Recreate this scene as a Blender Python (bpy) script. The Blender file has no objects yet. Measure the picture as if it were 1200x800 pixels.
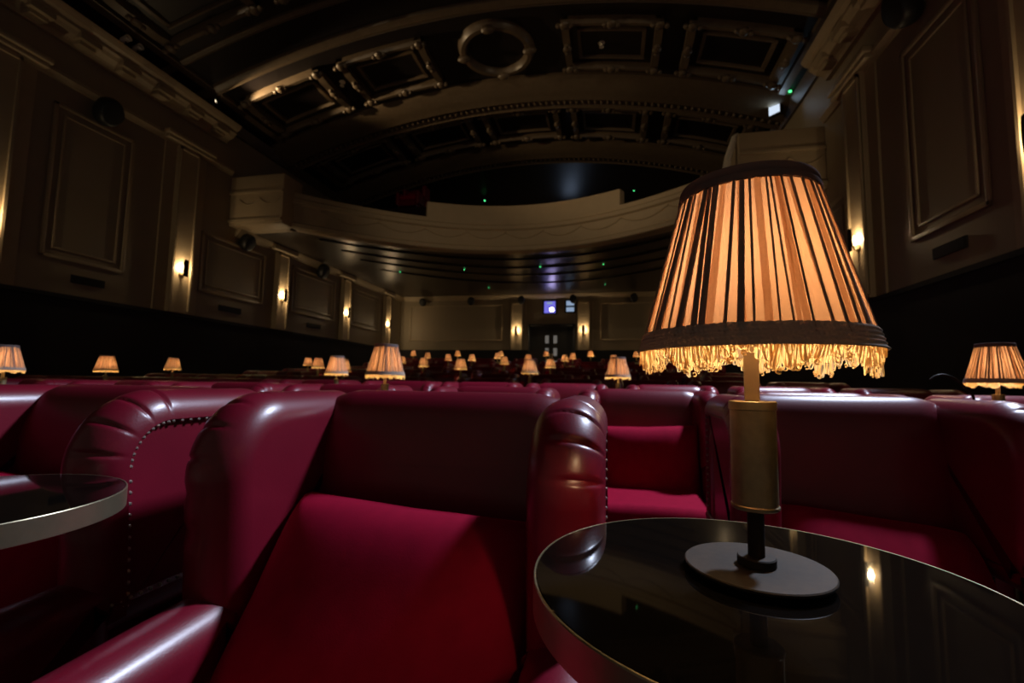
import bpy, bmesh, math, random
from mathutils import Vector, Matrix
PI = math.pi
random.seed(7)
SC = bpy.context.scene
COL = SC.collection

# ------------------------------------------------------------------ materials
def mat(name, base, rough=0.5, metal=0.0, spec=0.5, noise=None, bump=None, coat=0.0, sheen=0.0):
    m = bpy.data.materials.new(name); m.use_nodes = True
    nt = m.node_tree; b = nt.nodes['Principled BSDF']
    b.inputs['Base Color'].default_value = (*base, 1)
    b.inputs['Roughness'].default_value = rough
    b.inputs['Metallic'].default_value = metal
    b.inputs['Specular IOR Level'].default_value = spec
    if coat: b.inputs['Coat Weight'].default_value = coat; b.inputs['Coat Roughness'].default_value = 0.24
    if sheen: b.inputs['Sheen Weight'].default_value = sheen; b.inputs['Sheen Roughness'].default_value = 0.4; b.inputs['Sheen Tint'].default_value = (min(1,base[0]*3),base[1]*3,base[2]*3,1)
    tc = nt.nodes.new('ShaderNodeTexCoord')
    if noise:
        sc, amt = noise
        n = nt.nodes.new('ShaderNodeTexNoise'); n.inputs['Scale'].default_value = sc; n.inputs['Detail'].default_value = 5
        nt.links.new(tc.outputs['Object'], n.inputs['Vector'])
        mx = nt.nodes.new('ShaderNodeMix'); mx.data_type = 'RGBA'
        mx.inputs[6].default_value = tuple(c*(1-amt) for c in base)+(1,)
        mx.inputs[7].default_value = tuple(min(1, c*(1+amt)) for c in base)+(1,)
        nt.links.new(n.outputs['Fac'], mx.inputs[0]); nt.links.new(mx.outputs[2], b.inputs['Base Color'])
    if bump:
        sc, st, dist = bump
        n2 = nt.nodes.new('ShaderNodeTexNoise'); n2.inputs['Scale'].default_value = sc; n2.inputs['Detail'].default_value = 3
        nt.links.new(tc.outputs['Object'], n2.inputs['Vector'])
        bp = nt.nodes.new('ShaderNodeBump'); bp.inputs['Strength'].default_value = st; bp.inputs['Distance'].default_value = dist
        nt.links.new(n2.outputs['Fac'], bp.inputs['Height']); nt.links.new(bp.outputs['Normal'], b.inputs['Normal'])
    return m

def emis(name, col, s):
    m = bpy.data.materials.new(name); m.use_nodes = True
    nt = m.node_tree; nt.nodes.clear()
    o = nt.nodes.new('ShaderNodeOutputMaterial'); e = nt.nodes.new('ShaderNodeEmission')
    e.inputs[0].default_value = (*col, 1); e.inputs[1].default_value = s
    nt.links.new(e.outputs[0], o.inputs[0]); return m

def translucent(name, base, trans, amt, weave=0):
    m = bpy.data.materials.new(name); m.use_nodes = True
    nt = m.node_tree; nt.nodes.clear()
    o = nt.nodes.new('ShaderNodeOutputMaterial')
    d = nt.nodes.new('ShaderNodeBsdfDiffuse'); t = nt.nodes.new('ShaderNodeBsdfTranslucent'); mx = nt.nodes.new('ShaderNodeMixShader')
    d.inputs[0].default_value = (*base, 1); t.inputs[0].default_value = (*trans, 1); mx.inputs[0].default_value = amt
    if weave:
        tc = nt.nodes.new('ShaderNodeTexCoord'); n = nt.nodes.new('ShaderNodeTexNoise'); n.inputs['Scale'].default_value = weave; n.inputs['Detail'].default_value = 3
        nt.links.new(tc.outputs['Object'], n.inputs['Vector'])
        mc = nt.nodes.new('ShaderNodeMix'); mc.data_type = 'RGBA'
        mc.inputs[6].default_value = tuple(c*.86 for c in trans)+(1,); mc.inputs[7].default_value = tuple(min(1, c*1.1) for c in trans)+(1,)
        nt.links.new(n.outputs['Fac'], mc.inputs[0]); nt.links.new(mc.outputs[2], t.inputs[0])
    nt.links.new(d.outputs[0], mx.inputs[1]); nt.links.new(t.outputs[0], mx.inputs[2]); nt.links.new(mx.outputs[0], o.inputs[0])
    return m

def bulb_mat(name, col, s, clear=0.75):
    m = bpy.data.materials.new(name); m.use_nodes = True
    nt = m.node_tree; nt.nodes.clear()
    o = nt.nodes.new('ShaderNodeOutputMaterial')
    e = nt.nodes.new('ShaderNodeEmission'); t = nt.nodes.new('ShaderNodeBsdfTransparent'); mx = nt.nodes.new('ShaderNodeMixShader')
    e.inputs[0].default_value = (*col, 1); e.inputs[1].default_value = s; mx.inputs[0].default_value = clear
    nt.links.new(e.outputs[0], mx.inputs[1]); nt.links.new(t.outputs[0], mx.inputs[2]); nt.links.new(mx.outputs[0], o.inputs[0])
    return m

LEATHER = mat('red_leather', (.19, .005, .019), .36, spec=.6, coat=.25, noise=(9, .18), bump=(260, .12, .002))
VELVET = mat('red_velvet', (.34, .004, .03), .9, spec=.1, noise=(30, .2), bump=(500, .2, .001), sheen=.5)
WALL = mat('wall_paint', (.33, .265, .175), .55, noise=(2.2, .06))
PLASTER = mat('cream_plaster', (.42, .33, .21), .5, noise=(6, .08))
BALC = mat('balcony_plaster', (.46, .36, .23), .5, noise=(5, .08))
DADO = mat('dark_dado', (.010, .010, .014), .7, noise=(4, .2))
CEIL = mat('dark_gloss_ceiling', (.010, .007, .0075), .42, noise=(3, .25))
CEILTRIM = mat('dark_bronze_moulding', (.13, .095, .06), .38, noise=(12, .25))
SOFFIT = mat('dark_gloss_soffit', (.035, .026, .02), .33, spec=.5, noise=(2, .1))
CARPET = mat('dark_carpet', (.02, .006, .008), .95, noise=(40, .4))
BLACK = mat('black_satin', (.008, .008, .009), .5)
GRILLE = mat('black_grille', (.012, .012, .012), .75, bump=(300, .4, .002))
GLASS = mat('black_glass', (.0045, .0035, .003), .035, spec=.42, noise=(60, .3))
BRASS = mat('brushed_brass', (.50, .43, .27), .34, .86, noise=(55, .15), bump=(180, .15, .0006))
OLDBRASS = mat('aged_brass', (.36, .29, .165), .45, .8, noise=(80, .35), bump=(260, .2, .0006))
DARKMETAL = mat('dark_bronze_metal', (.036, .026, .017), .62, .3, spec=.2, noise=(120, .35), bump=(400, .2, .0004))
STEM = mat('pale_brass', (.55, .42, .24), .45, .35, noise=(90, .15))
NAIL = mat('nailhead_metal', (.6, .52, .44), .42, 1.0)
WOOD = mat('dark_wood_foot', (.03, .015, .01), .4)
SHADE = translucent('peach_shade_cloth', (.5, .36, .26), (.25, .137, .08), .60, 320)
FOLD = translucent('soft_peach_fold', (.5, .36, .26), (.80, .62, .48), .8, 320)
PLEAT = translucent('folded_taupe_cloth', (.32, .27, .235), (.40, .25, .16), .30)
BAND = translucent('taupe_satin_band', (.26, .20, .185), (.14, .085, .07), .35)
BRAID = translucent('woven_taupe_braid', (.55, .48, .41), (.16, .125, .10), .24)
FRINGE = translucent('gold_fringe_yarn', (.96, .76, .44), (.98, .76, .42), .66)
BULB = bulb_mat('warm_lamp_bulb', (1, .62, .28), 9, .7)
SBULB = bulb_mat('warm_sconce_bulb', (1, .66, .3), 8, .5)
GREEN = emis('green_led', (.1, 1, .3), 2.2)
BLUELIT = emis('violet_lit_window', (.22, .2, .9), .8)
BLUEHOT = emis('projector_beam', (.6, .52, 1), 40)
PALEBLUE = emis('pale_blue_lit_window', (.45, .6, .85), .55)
DIMBLUE = emis('dim_blue_lit_window', (.25, .5, .75), .22)
PANE = emis('dim_lit_door_pane', (.75, .68, .6), .16)
SIGN = emis('white_lit_sign', (.72, .84, 1), .95)
WHITE = mat('white_painted_metal', (.85, .8, .68), .4)
SPOTLIT = emis('small_warm_spotlight', (1, .8, .5), 6)

# ------------------------------------------------------------------ mesh helpers
class MB:
    def __init__(s): s.v = []; s.f = []
    def add(s, vs, fs):
        o = len(s.v); s.v += [tuple(p) for p in vs]; s.f += [tuple(i+o for i in f) for f in fs]; return s
    def box(s, x0, x1, y0, y1, z0, z1, bev=0.0):
        if bev:
            bm = bmesh.new(); bmesh.ops.create_cube(bm, size=1)
            for v in bm.verts: v.co = Vector(((x0+x1)/2+v.co.x*(x1-x0), (y0+y1)/2+v.co.y*(y1-y0), (z0+z1)/2+v.co.z*(z1-z0)))
            bmesh.ops.bevel(bm, geom=bm.edges[:], offset=bev, segments=2, affect='EDGES', profile=.5)
            bm.verts.index_update()
            s.add([v.co[:] for v in bm.verts], [[v.index for v in f.verts] for f in bm.faces]); bm.free(); return s
        v = [(x, y, z) for z in (z0, z1) for y in (y0, y1) for x in (x0, x1)]
        return s.add(v, [(0, 2, 3, 1), (4, 5, 7, 6), (0, 1, 5, 4), (2, 6, 7, 3), (0, 4, 6, 2), (1, 3, 7, 5)])
    def lathe(s, prof, n=48, c=(0, 0, 0), cap=True):
        vs = []
        for r, z in prof:
            for i in range(n):
                a = 2*PI*i/n; vs.append((c[0]+r*math.cos(a), c[1]+r*math.sin(a), c[2]+z))
        fs = []
        for j in range(len(prof)-1):
            for i in range(n):
                k = (i+1) % n; fs.append((j*n+i, j*n+k, (j+1)*n+k, (j+1)*n+i))
        if cap:
            fs.append(tuple(range(n-1, -1, -1))); fs.append(tuple((len(prof)-1)*n+i for i in range(n)))
        return s.add(vs, fs)
    def tube(s, pts, r, n=8, cap=True):
        P = [Vector(p) for p in pts]; vs = []; prev = None
        for i, p in enumerate(P):
            t = (P[min(i+1, len(P)-1)]-P[max(i-1, 0)]).normalized()
            if prev is None:
                u = t.cross(Vector((0, 0, 1)));
                if u.length < 1e-3: u = t.cross(Vector((1, 0, 0)))
                u.normalize()
            else:
                u = prev - t*prev.dot(t); u.normalize()
            prev = u; w = t.cross(u)
            rr = r[i] if isinstance(r, (list, tuple)) else r
            for k in range(n):
                a = 2*PI*k/n; vs.append(p+u*math.cos(a)*rr+w*math.sin(a)*rr)
        fs = []
        for i in range(len(P)-1):
            for k in range(n):
                q = (k+1) % n; fs.append((i*n+k, i*n+q, (i+1)*n+q, (i+1)*n+k))
        if cap: fs.append(tuple(range(n-1, -1, -1))); fs.append(tuple((len(P)-1)*n+k for k in range(n)))
        return s.add(vs, fs)
    def ball(s, c, r, seg=8, ring=5, sc=(1, 1, 1)):
        vs = [(c[0], c[1], c[2]-r*sc[2])]
        for j in range(1, ring):
            a = -PI/2+PI*j/ring
            for i in range(seg):
                b = 2*PI*i/seg; vs.append((c[0]+r*sc[0]*math.cos(a)*math.cos(b), c[1]+r*sc[1]*math.cos(a)*math.sin(b), c[2]+r*sc[2]*math.sin(a)))
        vs.append((c[0], c[1], c[2]+r*sc[2])); fs = []
        for i in range(seg): fs.append((0, 1+(i+1) % seg, 1+i))
        for j in range(ring-2):
            for i in range(seg):
                k = (i+1) % seg; fs.append((1+j*seg+i, 1+j*seg+k, 1+(j+1)*seg+k, 1+(j+1)*seg+i))
        L = len(vs)-1; o = 1+(ring-2)*seg
        for i in range(seg): fs.append((L, o+i, o+(i+1) % seg))
        return s.add(vs, fs)
    def prism(s, poly, axis, a, b):
        # poly: 2D points; extruded along axis ('x': (y,z), 'y': (x,z), 'z': (x,y))
        n = len(poly); vs = []
        for t in (a, b):
            for p in poly:
                vs.append((t, p[0], p[1]) if axis == 'x' else (p[0], t, p[1]) if axis == 'y' else (p[0], p[1], t))
        fs = [tuple(range(n-1, -1, -1)), tuple(range(n, 2*n))]
        for i in range(n):
            j = (i+1) % n; fs.append((i, j, n+j, n+i))
        return s.add(vs, fs)
    def grid(s, rows, closed=False):
        n = len(rows[0]); vs = [p for r in rows for p in r]; fs = []
        for j in range(len(rows)-1):
            for i in range(n if closed else n-1):
                k = (i+1) % n; fs.append((j*n+i, j*n+k, (j+1)*n+k, (j+1)*n+i))
        return s.add(vs, fs)
    def plate(s, outline, T, rr, fmap, nphi=8, pleat=None, inset_out=0.0):
        # soft plate: closed 2D outline (counter-clockwise), rounded edges, thickness T; fmap(lateral, a, b) -> xyz
        n = len(outline); nor = []
        for i in range(n):
            p, q = Vector(outline[i-1]), Vector(outline[(i+1) % n]); d = (q-p).normalized(); nor.append(Vector((d.y, -d.x)))
        rings = []
        for k in range(nphi+1):
            ph = -PI/2+PI*k/nphi; x = T/2*math.sin(ph); ins = rr*(1-math.cos(ph)); r = []
            for i, p in enumerate(outline):
                dd = pleat(i, ph) if pleat else 0
                q = Vector(p)-nor[i]*(ins+dd); r.append((x*(1-dd*4), q.x, q.y))
            rings.append(r)
        if inset_out:
            r = [(T/2-inset_out, p[1]-nor[i].x*.006, p[2]-nor[i].y*.006) for i, p in enumerate(rings[-1])]; rings.append(r)
        vs = [fmap(*p) for r in rings for p in r]; fs = []
        for j in range(len(rings)-1):
            for i in range(n):
                k = (i+1) % n; fs.append((j*n+i, j*n+k, (j+1)*n+k, (j+1)*n+i))
        fs.append(tuple(range(n-1, -1, -1))); fs.append(tuple((len(rings)-1)*n+i for i in range(n)))
        return s.add(vs, fs)
    def build(s, name, m, parent=None, smooth=True, loc=None, recalc=True, sharp=38):
        me = bpy.data.meshes.new(name); me.from_pydata(s.v, [], s.f)
        if recalc:
            bm = bmesh.new(); bm.from_mesh(me); bmesh.ops.recalc_face_normals(bm, faces=bm.faces); bm.to_mesh(me); bm.free()
        me.materials.append(m)
        if smooth:
            me.shade_smooth()
            me.set_sharp_from_angle(angle=math.radians(sharp))
        o = bpy.data.objects.new(name, me); COL.objects.link(o)
        if parent: o.parent = parent
        if loc: o.location = loc
        return o

def thing(name, label, cat, loc=(0, 0, 0), rz=0, group=None):
    o = bpy.data.objects.new(name, None); COL.objects.link(o); o.location = loc; o.rotation_euler = (0, 0, rz)
    o.empty_display_size = .1
    tag(o, label, cat, group); return o
def tag(o, label, cat, group=None):
    o['label'] = label; o['category'] = cat
    if group: o['group'] = group
def struct(o, label, cat='wall'):
    o['kind'] = 'structure'; o['label'] = label; o['category'] = cat; return o
def copy_tree(o, parent=None, skip=()):
    c = o.copy(); COL.objects.link(c); c.parent = parent
    for ch in list(o.children):
        if ch.get('fine') and 'fine' in skip: continue
        copy_tree(ch, c, skip)
    return c
ORD = ['zeroth', 'first', 'second', 'third', 'fourth', 'fifth', 'sixth', 'seventh', 'eighth', 'ninth', 'tenth', 'eleventh', 'twelfth', 'thirteenth', 'fourteenth', 'fifteenth']

# ------------------------------------------------------------------ camera
CZ = .95
F_PX, TH, PS, RO = 551.3885, .0885, .21, .0163
c_, s_ = math.cos(PS), math.sin(PS); ct, st = math.cos(TH), math.sin(TH)
Fw = Vector((-s_*ct, c_*ct, st)); Rt = Vector((c_, s_, 0)); Up = Rt.cross(Fw)
R2 = Rt*math.cos(RO)+Up*math.sin(RO); U2 = Up*math.cos(RO)-Rt*math.sin(RO)
cam = bpy.data.cameras.new('camera'); co = bpy.data.objects.new('camera', cam); COL.objects.link(co)
mw = Matrix((R2, U2, -Fw)).transposed().to_4x4(); mw.translation = Vector((0, 0, CZ)); co.matrix_world = mw
cam.sensor_width = 36; cam.lens = F_PX/1200*36; cam.clip_start = .02; cam.clip_end = 200
cam.dof.use_dof = True; cam.dof.focus_distance = .46; cam.dof.aperture_fstop = 9
SC.camera = co
def ray(x, y): return Fw+R2*((x-600)/F_PX)-U2*((y-400)/F_PX)
def on_y(x, y, Y): v = ray(x, y); return Vector((0, 0, CZ))+v*(Y/v.y)
def on_x(x, y, X): v = ray(x, y); return Vector((0, 0, CZ))+v*(X/v.x)
def px(P):
    v = Vector(P)-Vector((0, 0, CZ)); d = v.dot(Fw); return (600+F_PX*v.dot(R2)/d, 400-F_PX*v.dot(U2)/d, d)

# ------------------------------------------------------------------ room
XL, XR, YB, XC = -8.0, 3.44, 16.8, -2.28
HW = (XR-XL)/2
ROWY = [.70, 2.52, 4.12, 5.68, 7.23, 8.78, 10.33, 11.88, 13.4, 14.85]     # wing fronts of each row of chairs
ROWZ = [0, 0, .03, .09, .18, .27, .39, .54, .68, .84]
def vz(X, Y=0): return 7.5-.032*(X-XC)**2

f = MB(); edges = [-2.0]+[ROWY[i]-.85 for i in range(1, 10)]+[YB+.2]
prof = []
for i in range(10): prof += [(edges[i], ROWZ[i]), (edges[i+1], ROWZ[i])]
f.prism([(edges[0], -.2)]+[(YB+.2, -.2)]+prof[::-1], 'x', XL-.2, XR+.2)
struct(f.build('floor', CARPET, smooth=False), 'dark carpeted floor stepping up towards the back of the hall', 'floor')
def slab(name, m, b, label):
    o = MB().box(*b).build(name, m, smooth=False); return struct(o, label)
slab('wall_left', WALL, (XL-.2, XL, -2, YB+.2, 0, 7.2), 'cream panelled left wall above dark dado')
slab('wall_right', WALL, (XR, XR+.2, -2, YB+.2, 0, 7.2), 'cream panelled right wall behind the large lamp')
slab('wall_back', WALL, (XL, XR, YB, YB+.2, 0, 7.6), 'cream back wall with dark double door and two lit ports')
TN = [0]
def trim(mb, m, label, smooth=True, parent=None):
    TN[0] += 1
    o = mb.build('trim_%d' % TN[0], m, parent, smooth)
    if not parent: struct(o, label, 'trim')
    return o

# dados
trim(MB().box(XL, XL+.03, -2, YB, 0, 2.1).box(XL, XL+.05, -2, YB, 2.1, 2.16), DADO, 'dark dado along the foot of the left wall', False)
trim(MB().box(XR-.03, XR, -2, YB, 0, 2.1).box(XR-.05, XR, -2, YB, 2.1, 2.16), DADO, 'dark dado along the foot of the right wall', False)
trim(MB().box(XL+.05, -2.97, YB-.03, YB, .5, 2.16).box(-1.28, XR-.05, YB-.03, YB, .5, 2.16), DADO, 'dark dado either side of the back door', False)

# cornices and wall mouldings (profile in distance-from-wall, height)
def cornice(side, y0, y1, prof):
    X = XL if side < 0 else XR
    return MB().prism([(X-side*d, z) for d, z in prof], 'y', y0, y1)
BIG = [(d, 5.88+(z-5.93)*.58) for d, z in [(0, 5.93), (.07, 5.93), (.09, 6.0), (.12, 6.05), (.22, 6.12), (.26, 6.2), (.30, 6.24), (.30, 6.33), (.36, 6.38), (.40, 6.46), (.42, 6.52), (0, 6.56)]]
MID = [(0, 5.29), (.04, 5.29), (.06, 5.33), (.09, 5.36), (.09, 5.41), (.05, 5.43), (0, 5.43)]
LOW = [(0, 4.03), (.05, 4.03), (.07, 4.07), (.13, 4.12), (.15, 4.19), (0, 4.19)]
PILY = [4.33, 7.19, 9.95, 12.8, 15.5]
for side, nm in ((-1, 'left'), (1, 'right')):
    X = XL if side < 0 else XR
    S = -side
    mb = cornice(side, -2, 8.05, BIG)
    y = -1.6
    while y < 7.9:                                               # brackets under the cornice
        for (d0, d1, z0, z1, w) in ((.05, .24, 5.90, 5.97, .22), (.05, .31, 5.96, 6.04, .3)):
            xs = sorted((X+S*d0, X+S*d1)); mb.box(xs[0], xs[1], y-w/2, y+w/2, z0, z1)
        y += .62
    trim(mb, PLASTER, 'heavy bracketed plaster cornice on the %s wall' % nm, False)
    trim(cornice(side, 8.05, YB, [(0, 6.2), (.05, 6.2), (.1, 6.3), (.14, 6.4), (0, 6.4)]), CEILTRIM, 'thin dark cornice above the balcony on the %s wall' % nm)
    mb = cornice(side, -2, 8.28, MID)
    for py in PILY[:2]:
        xs = sorted((X, X+S*.17)); mb.box(xs[0], xs[1], py-.5, py+.5, 5.31, 5.38, .015)
        xs = sorted((X, X+S*.20)); mb.box(xs[0], xs[1], py-.53, py+.53, 5.38, 5.47, .02)
    trim(mb, PLASTER, 'slim moulding with capitals below the %s wall cornice' % nm)
    mb = cornice(side, 8.5, YB, LOW)
    for py in PILY[2:]:
        xs = sorted((X, X+S*.19)); mb.box(xs[0], xs[1], py-.42, py+.42, 4.05, 4.18, .02)
    trim(mb, PLASTER, 'cornice under the balcony along the %s wall' % nm)
    for i, py in enumerate(PILY):                                # pilasters carrying the sconces
        top = 5.31 if i < 2 else 4.05
        w = .21 if i < 2 else .19
        mb = MB(); x = lambda d: X+S*d
        def bx(d0, d1, y0, y1, z0, z1):
            xs = sorted((x(d0), x(d1))); mb.box(xs[0], xs[1], y0, y1, z0, z1)
        if i < 2: bx(0, .03, py-.44, py+.44, 2.16, top)
        bx(0, .11, py-w, py+w, 2.16, top)
        bx(.10, .14, py-w, py-w+.035, 2.2, top-.03); bx(.10, .14, py+w-.035, py+w, 2.2, top-.03); bx(.10, .14, py-w, py+w, top-.08, top-.03)
        trim(mb, PLASTER, 'plaster pilaster, %s from the camera on the %s wall' % (ORD[i+1], nm), False)
    # raised panel frames between the pilasters
    pan = [(1.95, 3.15, 2.66, 4.98), (5.02, 6.22, 2.66, 4.98), (7.66, 9.46, 2.66, 3.88), (10.4, 12.35, 2.66, 3.88), (13.2, 15.05, 2.66, 3.88)]
    for i, (y0, y1, z0, z1) in enumerate(pan):
        mb = MB()
        for (ins, w, d) in ((0, .06, .03), (.14, .035, .022)):
            a0, a1, b0, b1 = y0+ins, y1-ins, z0+ins, z1-ins
            for q in ((a0, a0+w, b0, b1), (a1-w, a1, b0, b1), (a0, a1, b0, b0+w), (a0, a1, b1-w, b1)):
                xs = sorted((X, X+S*d)); mb.box(xs[0], xs[1], q[0], q[1], q[2], q[3], .012)
        trim(mb, PLASTER, 'double moulded panel frame, %s from the camera on the %s wall' % (ORD[i+1], nm))
# back wall moulding, pilasters, panels
mb = MB().prism([(YB-d, z) for d, z in LOW], 'x', XL+.15, XR-.15)
trim(mb, PLASTER, 'cornice along the top of the back wall')
for i, pxx in enumerate((-3.4, -.98)):
    mb = MB().box(pxx-.21, pxx+.21, YB-.075, YB, 2.16, 3.9)
    for a, b in ((-.21, -.175), (.175, .21)): mb.box(pxx+a, pxx+b, YB-.1, YB-.07, 2.2, 3.9)
    mb.box(pxx-.21, pxx+.21, YB-.1, YB-.07, 3.85, 3.9)
    for a, b in ((-.34, -.30), (.30, .34)): mb.box(pxx+a, pxx+b, YB-.04, YB, 2.2, 3.9)
    trim(mb, PLASTER, 'plaster pilaster %s of the dark back door' % ('left', 'right')[i], False)
for i, (x0, x1) in enumerate(((-7.6, -3.95), (-.4, 3.1))):
    mb = MB()
    for q in ((x0, x0+.05, 2.5, 3.85), (x1-.05, x1, 2.5, 3.85), (x0, x1, 2.5, 2.55), (x0, x1, 3.8, 3.85)): mb.box(q[0], q[1], YB-.04, YB, q[2], q[3], .01)
    trim(mb, PLASTER, 'wide moulded panel frame on back wall %s of the door' % ('left', 'right')[i])

# ------------------------------------------------------------------ vaulted ceiling
rows = []
NX = 60
for Y in [-2+i*(YB+2)/30 for i in range(31)]:
    rows.append([(XL-.2+(XR-XL+.4)*i/NX, Y, vz(XL-.2+(XR-XL+.4)*i/NX)) for i in range(NX+1)])
mb = MB().grid(rows)
top = [[(p[0], p[1], p[2]+.25) for p in r] for r in rows]; mb.grid(top)
struct(mb.build('ceiling', CEIL), 'dark glossy shallow vaulted ceiling', 'ceiling')
def vbar(mb, x0, x1, y0, y1, depth, over=.02, n=16):
    # moulded bar hanging below the vault over a rectangle
    n = max(2, int(abs(x1-x0)/.18))
    A = []
    for i in range(n+1):
        X = x0+(x1-x0)*i/n; z = vz(X)
        A.append([(X, y0, z+over), (X, y0, z-depth*.5), (X, y0+(y1-y0)*.25, z-depth), (X, y1-(y1-y0)*.25, z-depth), (X, y1, z-depth*.5), (X, y1, z+over)])
    k = len(A[0]); vs = [p for r in A for p in r]; fs = []
    for i in range(n):
        for j in range(k):
            q = (j+1) % k; fs.append((i*k+j, i*k+q, (i+1)*k+q, (i+1)*k+j))
    fs += [tuple(range(k-1, -1, -1)), tuple(n*k+j for j in range(k))]
    mb.add(vs, fs)
def coffer(x0, x1, y0, y1, label):
    mb = MB(); w = .13
    vbar(mb, x0, x1, y0, y0+w, .13); vbar(mb, x0, x1, y1-w, y1, .13); vbar(mb, x0, x0+w, y0, y1, .13); vbar(mb, x1-w, x1, y0, y1, .13)
    i = .27; w2 = .06
    vbar(mb, x0+i, x1-i, y0+i, y0+i+w2, .06); vbar(mb, x0+i, x1-i, y1-i-w2, y1-i, .06)
    vbar(mb, x0+i, x0+i+w2, y0+i, y1-i, .06); vbar(mb, x1-i-w2, x1-i, y0+i, y1-i, .06)
    o = trim(mb, CEILTRIM, label)
    r = MB()
    for X in (x0+w/2, (x0+x1)/2, x1-w/2):
        for Y in (y0+w/2, (y0+y1)/2, y1-w/2):
            if X == (x0+x1)/2 and Y == (y0+y1)/2: continue
            r.ball((X, Y, vz(X)-.13), .075, 8, 6, (1.2, 1.2, .8))
            for d in (-1, 1):
                if Y != (y0+y1)/2: r.ball((X+d*.11, Y, vz(X+d*.11)-.13), .05, 6, 5)
                else: r.ball((X, Y+d*.11, vz(X)-.13), .05, 6, 5)
    r.build('rosette', CEILTRIM, o)
def ring(xc, yc, ra, label):
    mb = MB(); n = 56; rowsr = []
    for i in range(n):
        a = 2*PI*i/n; r = []
        for dr, dz in ((-.10, .02), (-.10, -.05), (-.05, -.13), (.03, -.13), (.08, -.06), (.10, .02)):
            X = xc+(ra+dr)*math.cos(a); Y = yc+(ra+dr)*math.sin(a); r.append((X, Y, vz(X)+dz))
        rowsr.append(r)
    mb.grid(rowsr+[rowsr[0]])
    o = trim(mb, CEILTRIM, label)
    k = MB()
    for a in (PI/2, -PI/2, 0, PI): k.ball((xc+ra*math.cos(a), yc+ra*math.sin(a), vz(xc+ra*math.cos(a))-.13), .1, 8, 6, (1.4, .8, .8))
    k.build('rosette', CEILTRIM, o)
coffers = [(-7.42, -5.68), (-5.28, -3.52), (-.88, .88), (1.28, 2.98)]
nmx = ['far left', 'left of the round boss', 'right of the round boss', 'far right']
for i, (a, b) in enumerate(coffers):
    coffer(a, b, 7.78, 9.12, 'dark moulded ceiling coffer %s, in front of the balcony' % nmx[i])
    coffer(a, b, 4.9, 6.24, 'dark moulded ceiling coffer %s, near the top of the picture' % nmx[i])
ring(-2.2, 8.42, .66, 'round dark moulded ceiling boss between the coffers')
for i, (a, b) in enumerate(((-7.4, -5.55), (-5.25, -3.4), (-3.1, -1.24), (-.94, .83), (1.2, 3.0))):
    coffer(a, b, 10.42, 11.78, '%s moulded panel from the left in the ceiling row above the balcony front' % ORD[i+1])
def rib(y0, y1, depth, label, beads=True):
    mb = MB(); n = 70; A = []
    w = y1-y0
    for i in range(n+1):
        X = XL+(XR-XL)*i/n; z = vz(X)
        A.append([(X, y0, z+.02), (X, y0, z-depth*.25), (X, y0+w*.1, z-depth*.6), (X, y0+w*.45, z-depth*.8), (X, y0+w*.6, z-depth), (X, y0+w*.66, z-depth*.8), (X, y0+w*.86, z-depth*.8), (X, y0+w*.92, z-depth), (X, y1, z-depth*.7), (X, y1, z+.02)])
    mb.grid(A)
    o = trim(mb, CEILTRIM, label)
    if beads:
        b = MB(); X = XL+.1
        while X < XR:
            b.ball((X, y0+w*.76, vz(X)-depth*.82), .055, 7, 5, (.8, 1.2, .9)); X += .135
        b.build('bead_moulding', CEILTRIM, o)
rib(9.3, 10.3, .24, 'beaded transverse rib of the vaulted ceiling before the balcony panels')
rib(12.05, 13.0, .24, 'beaded transverse rib of the vaulted ceiling behind the balcony panels')
rib(7.22, 7.42, .1, 'thin transverse rib of the vaulted ceiling before the coffer row', False)
rib(6.5, 6.62, .07, 'thin transverse rib of the vaulted ceiling nearest the camera', False)
for sx, nm in ((-7.66, 'left'), (3.1, 'right')):
    mb = MB(); xs = (sx, sx+.12)
    vbar(mb, xs[0], xs[1], -2, YB, .08); trim(mb, CEILTRIM, 'long dark moulding along the %s edge of the vault' % nm)

# ------------------------------------------------------------------ balcony
def by(X): return 11.15-.118*(X+2.1)**2
NB = 64
xs_ = [-6.72+(8.86)*i/NB for i in range(NB+1)]
def par_top(X): return 5.36 if -4.42 < X < .18 else 4.98
mb = MB()
pr = [(0, 4.19), (-.05, 4.22), (-.06, 4.3), (0, 4.34), (0, 4.72), (-.04, 4.76), (-.04, 4.84), (0, 4.88), (0, None), (.22, None), (.22, 4.19)]
cuts = [-6.72, -4.42, .18, 2.14]
for a, b in zip(cuts[:-1], cuts[1:]):
    n = 28; A = []
    for i in range(n+1):
        X = a+(b-a)*i/n; Y = by(X); s = -2*.118*(X+2.1); nl = math.hypot(1, s); nx_, ny_ = -s/nl, 1/nl
        T = par_top((a+b)/2)
        A.append([(X+nx_*d, Y+ny_*d, (T if z is None else z)) for d, z in pr])
    k = len(pr); vs = [p for r in A for p in r]; fs = []
    for i in range(n):
        for j in range(k):
            q = (j+1) % k; fs.append((i*k+j, i*k+q, (i+1)*k+q, (i+1)*k+j))
    fs += [tuple(range(k-1, -1, -1)), tuple(n*k+j for j in range(k))]
    mb.add(vs, fs)
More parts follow.
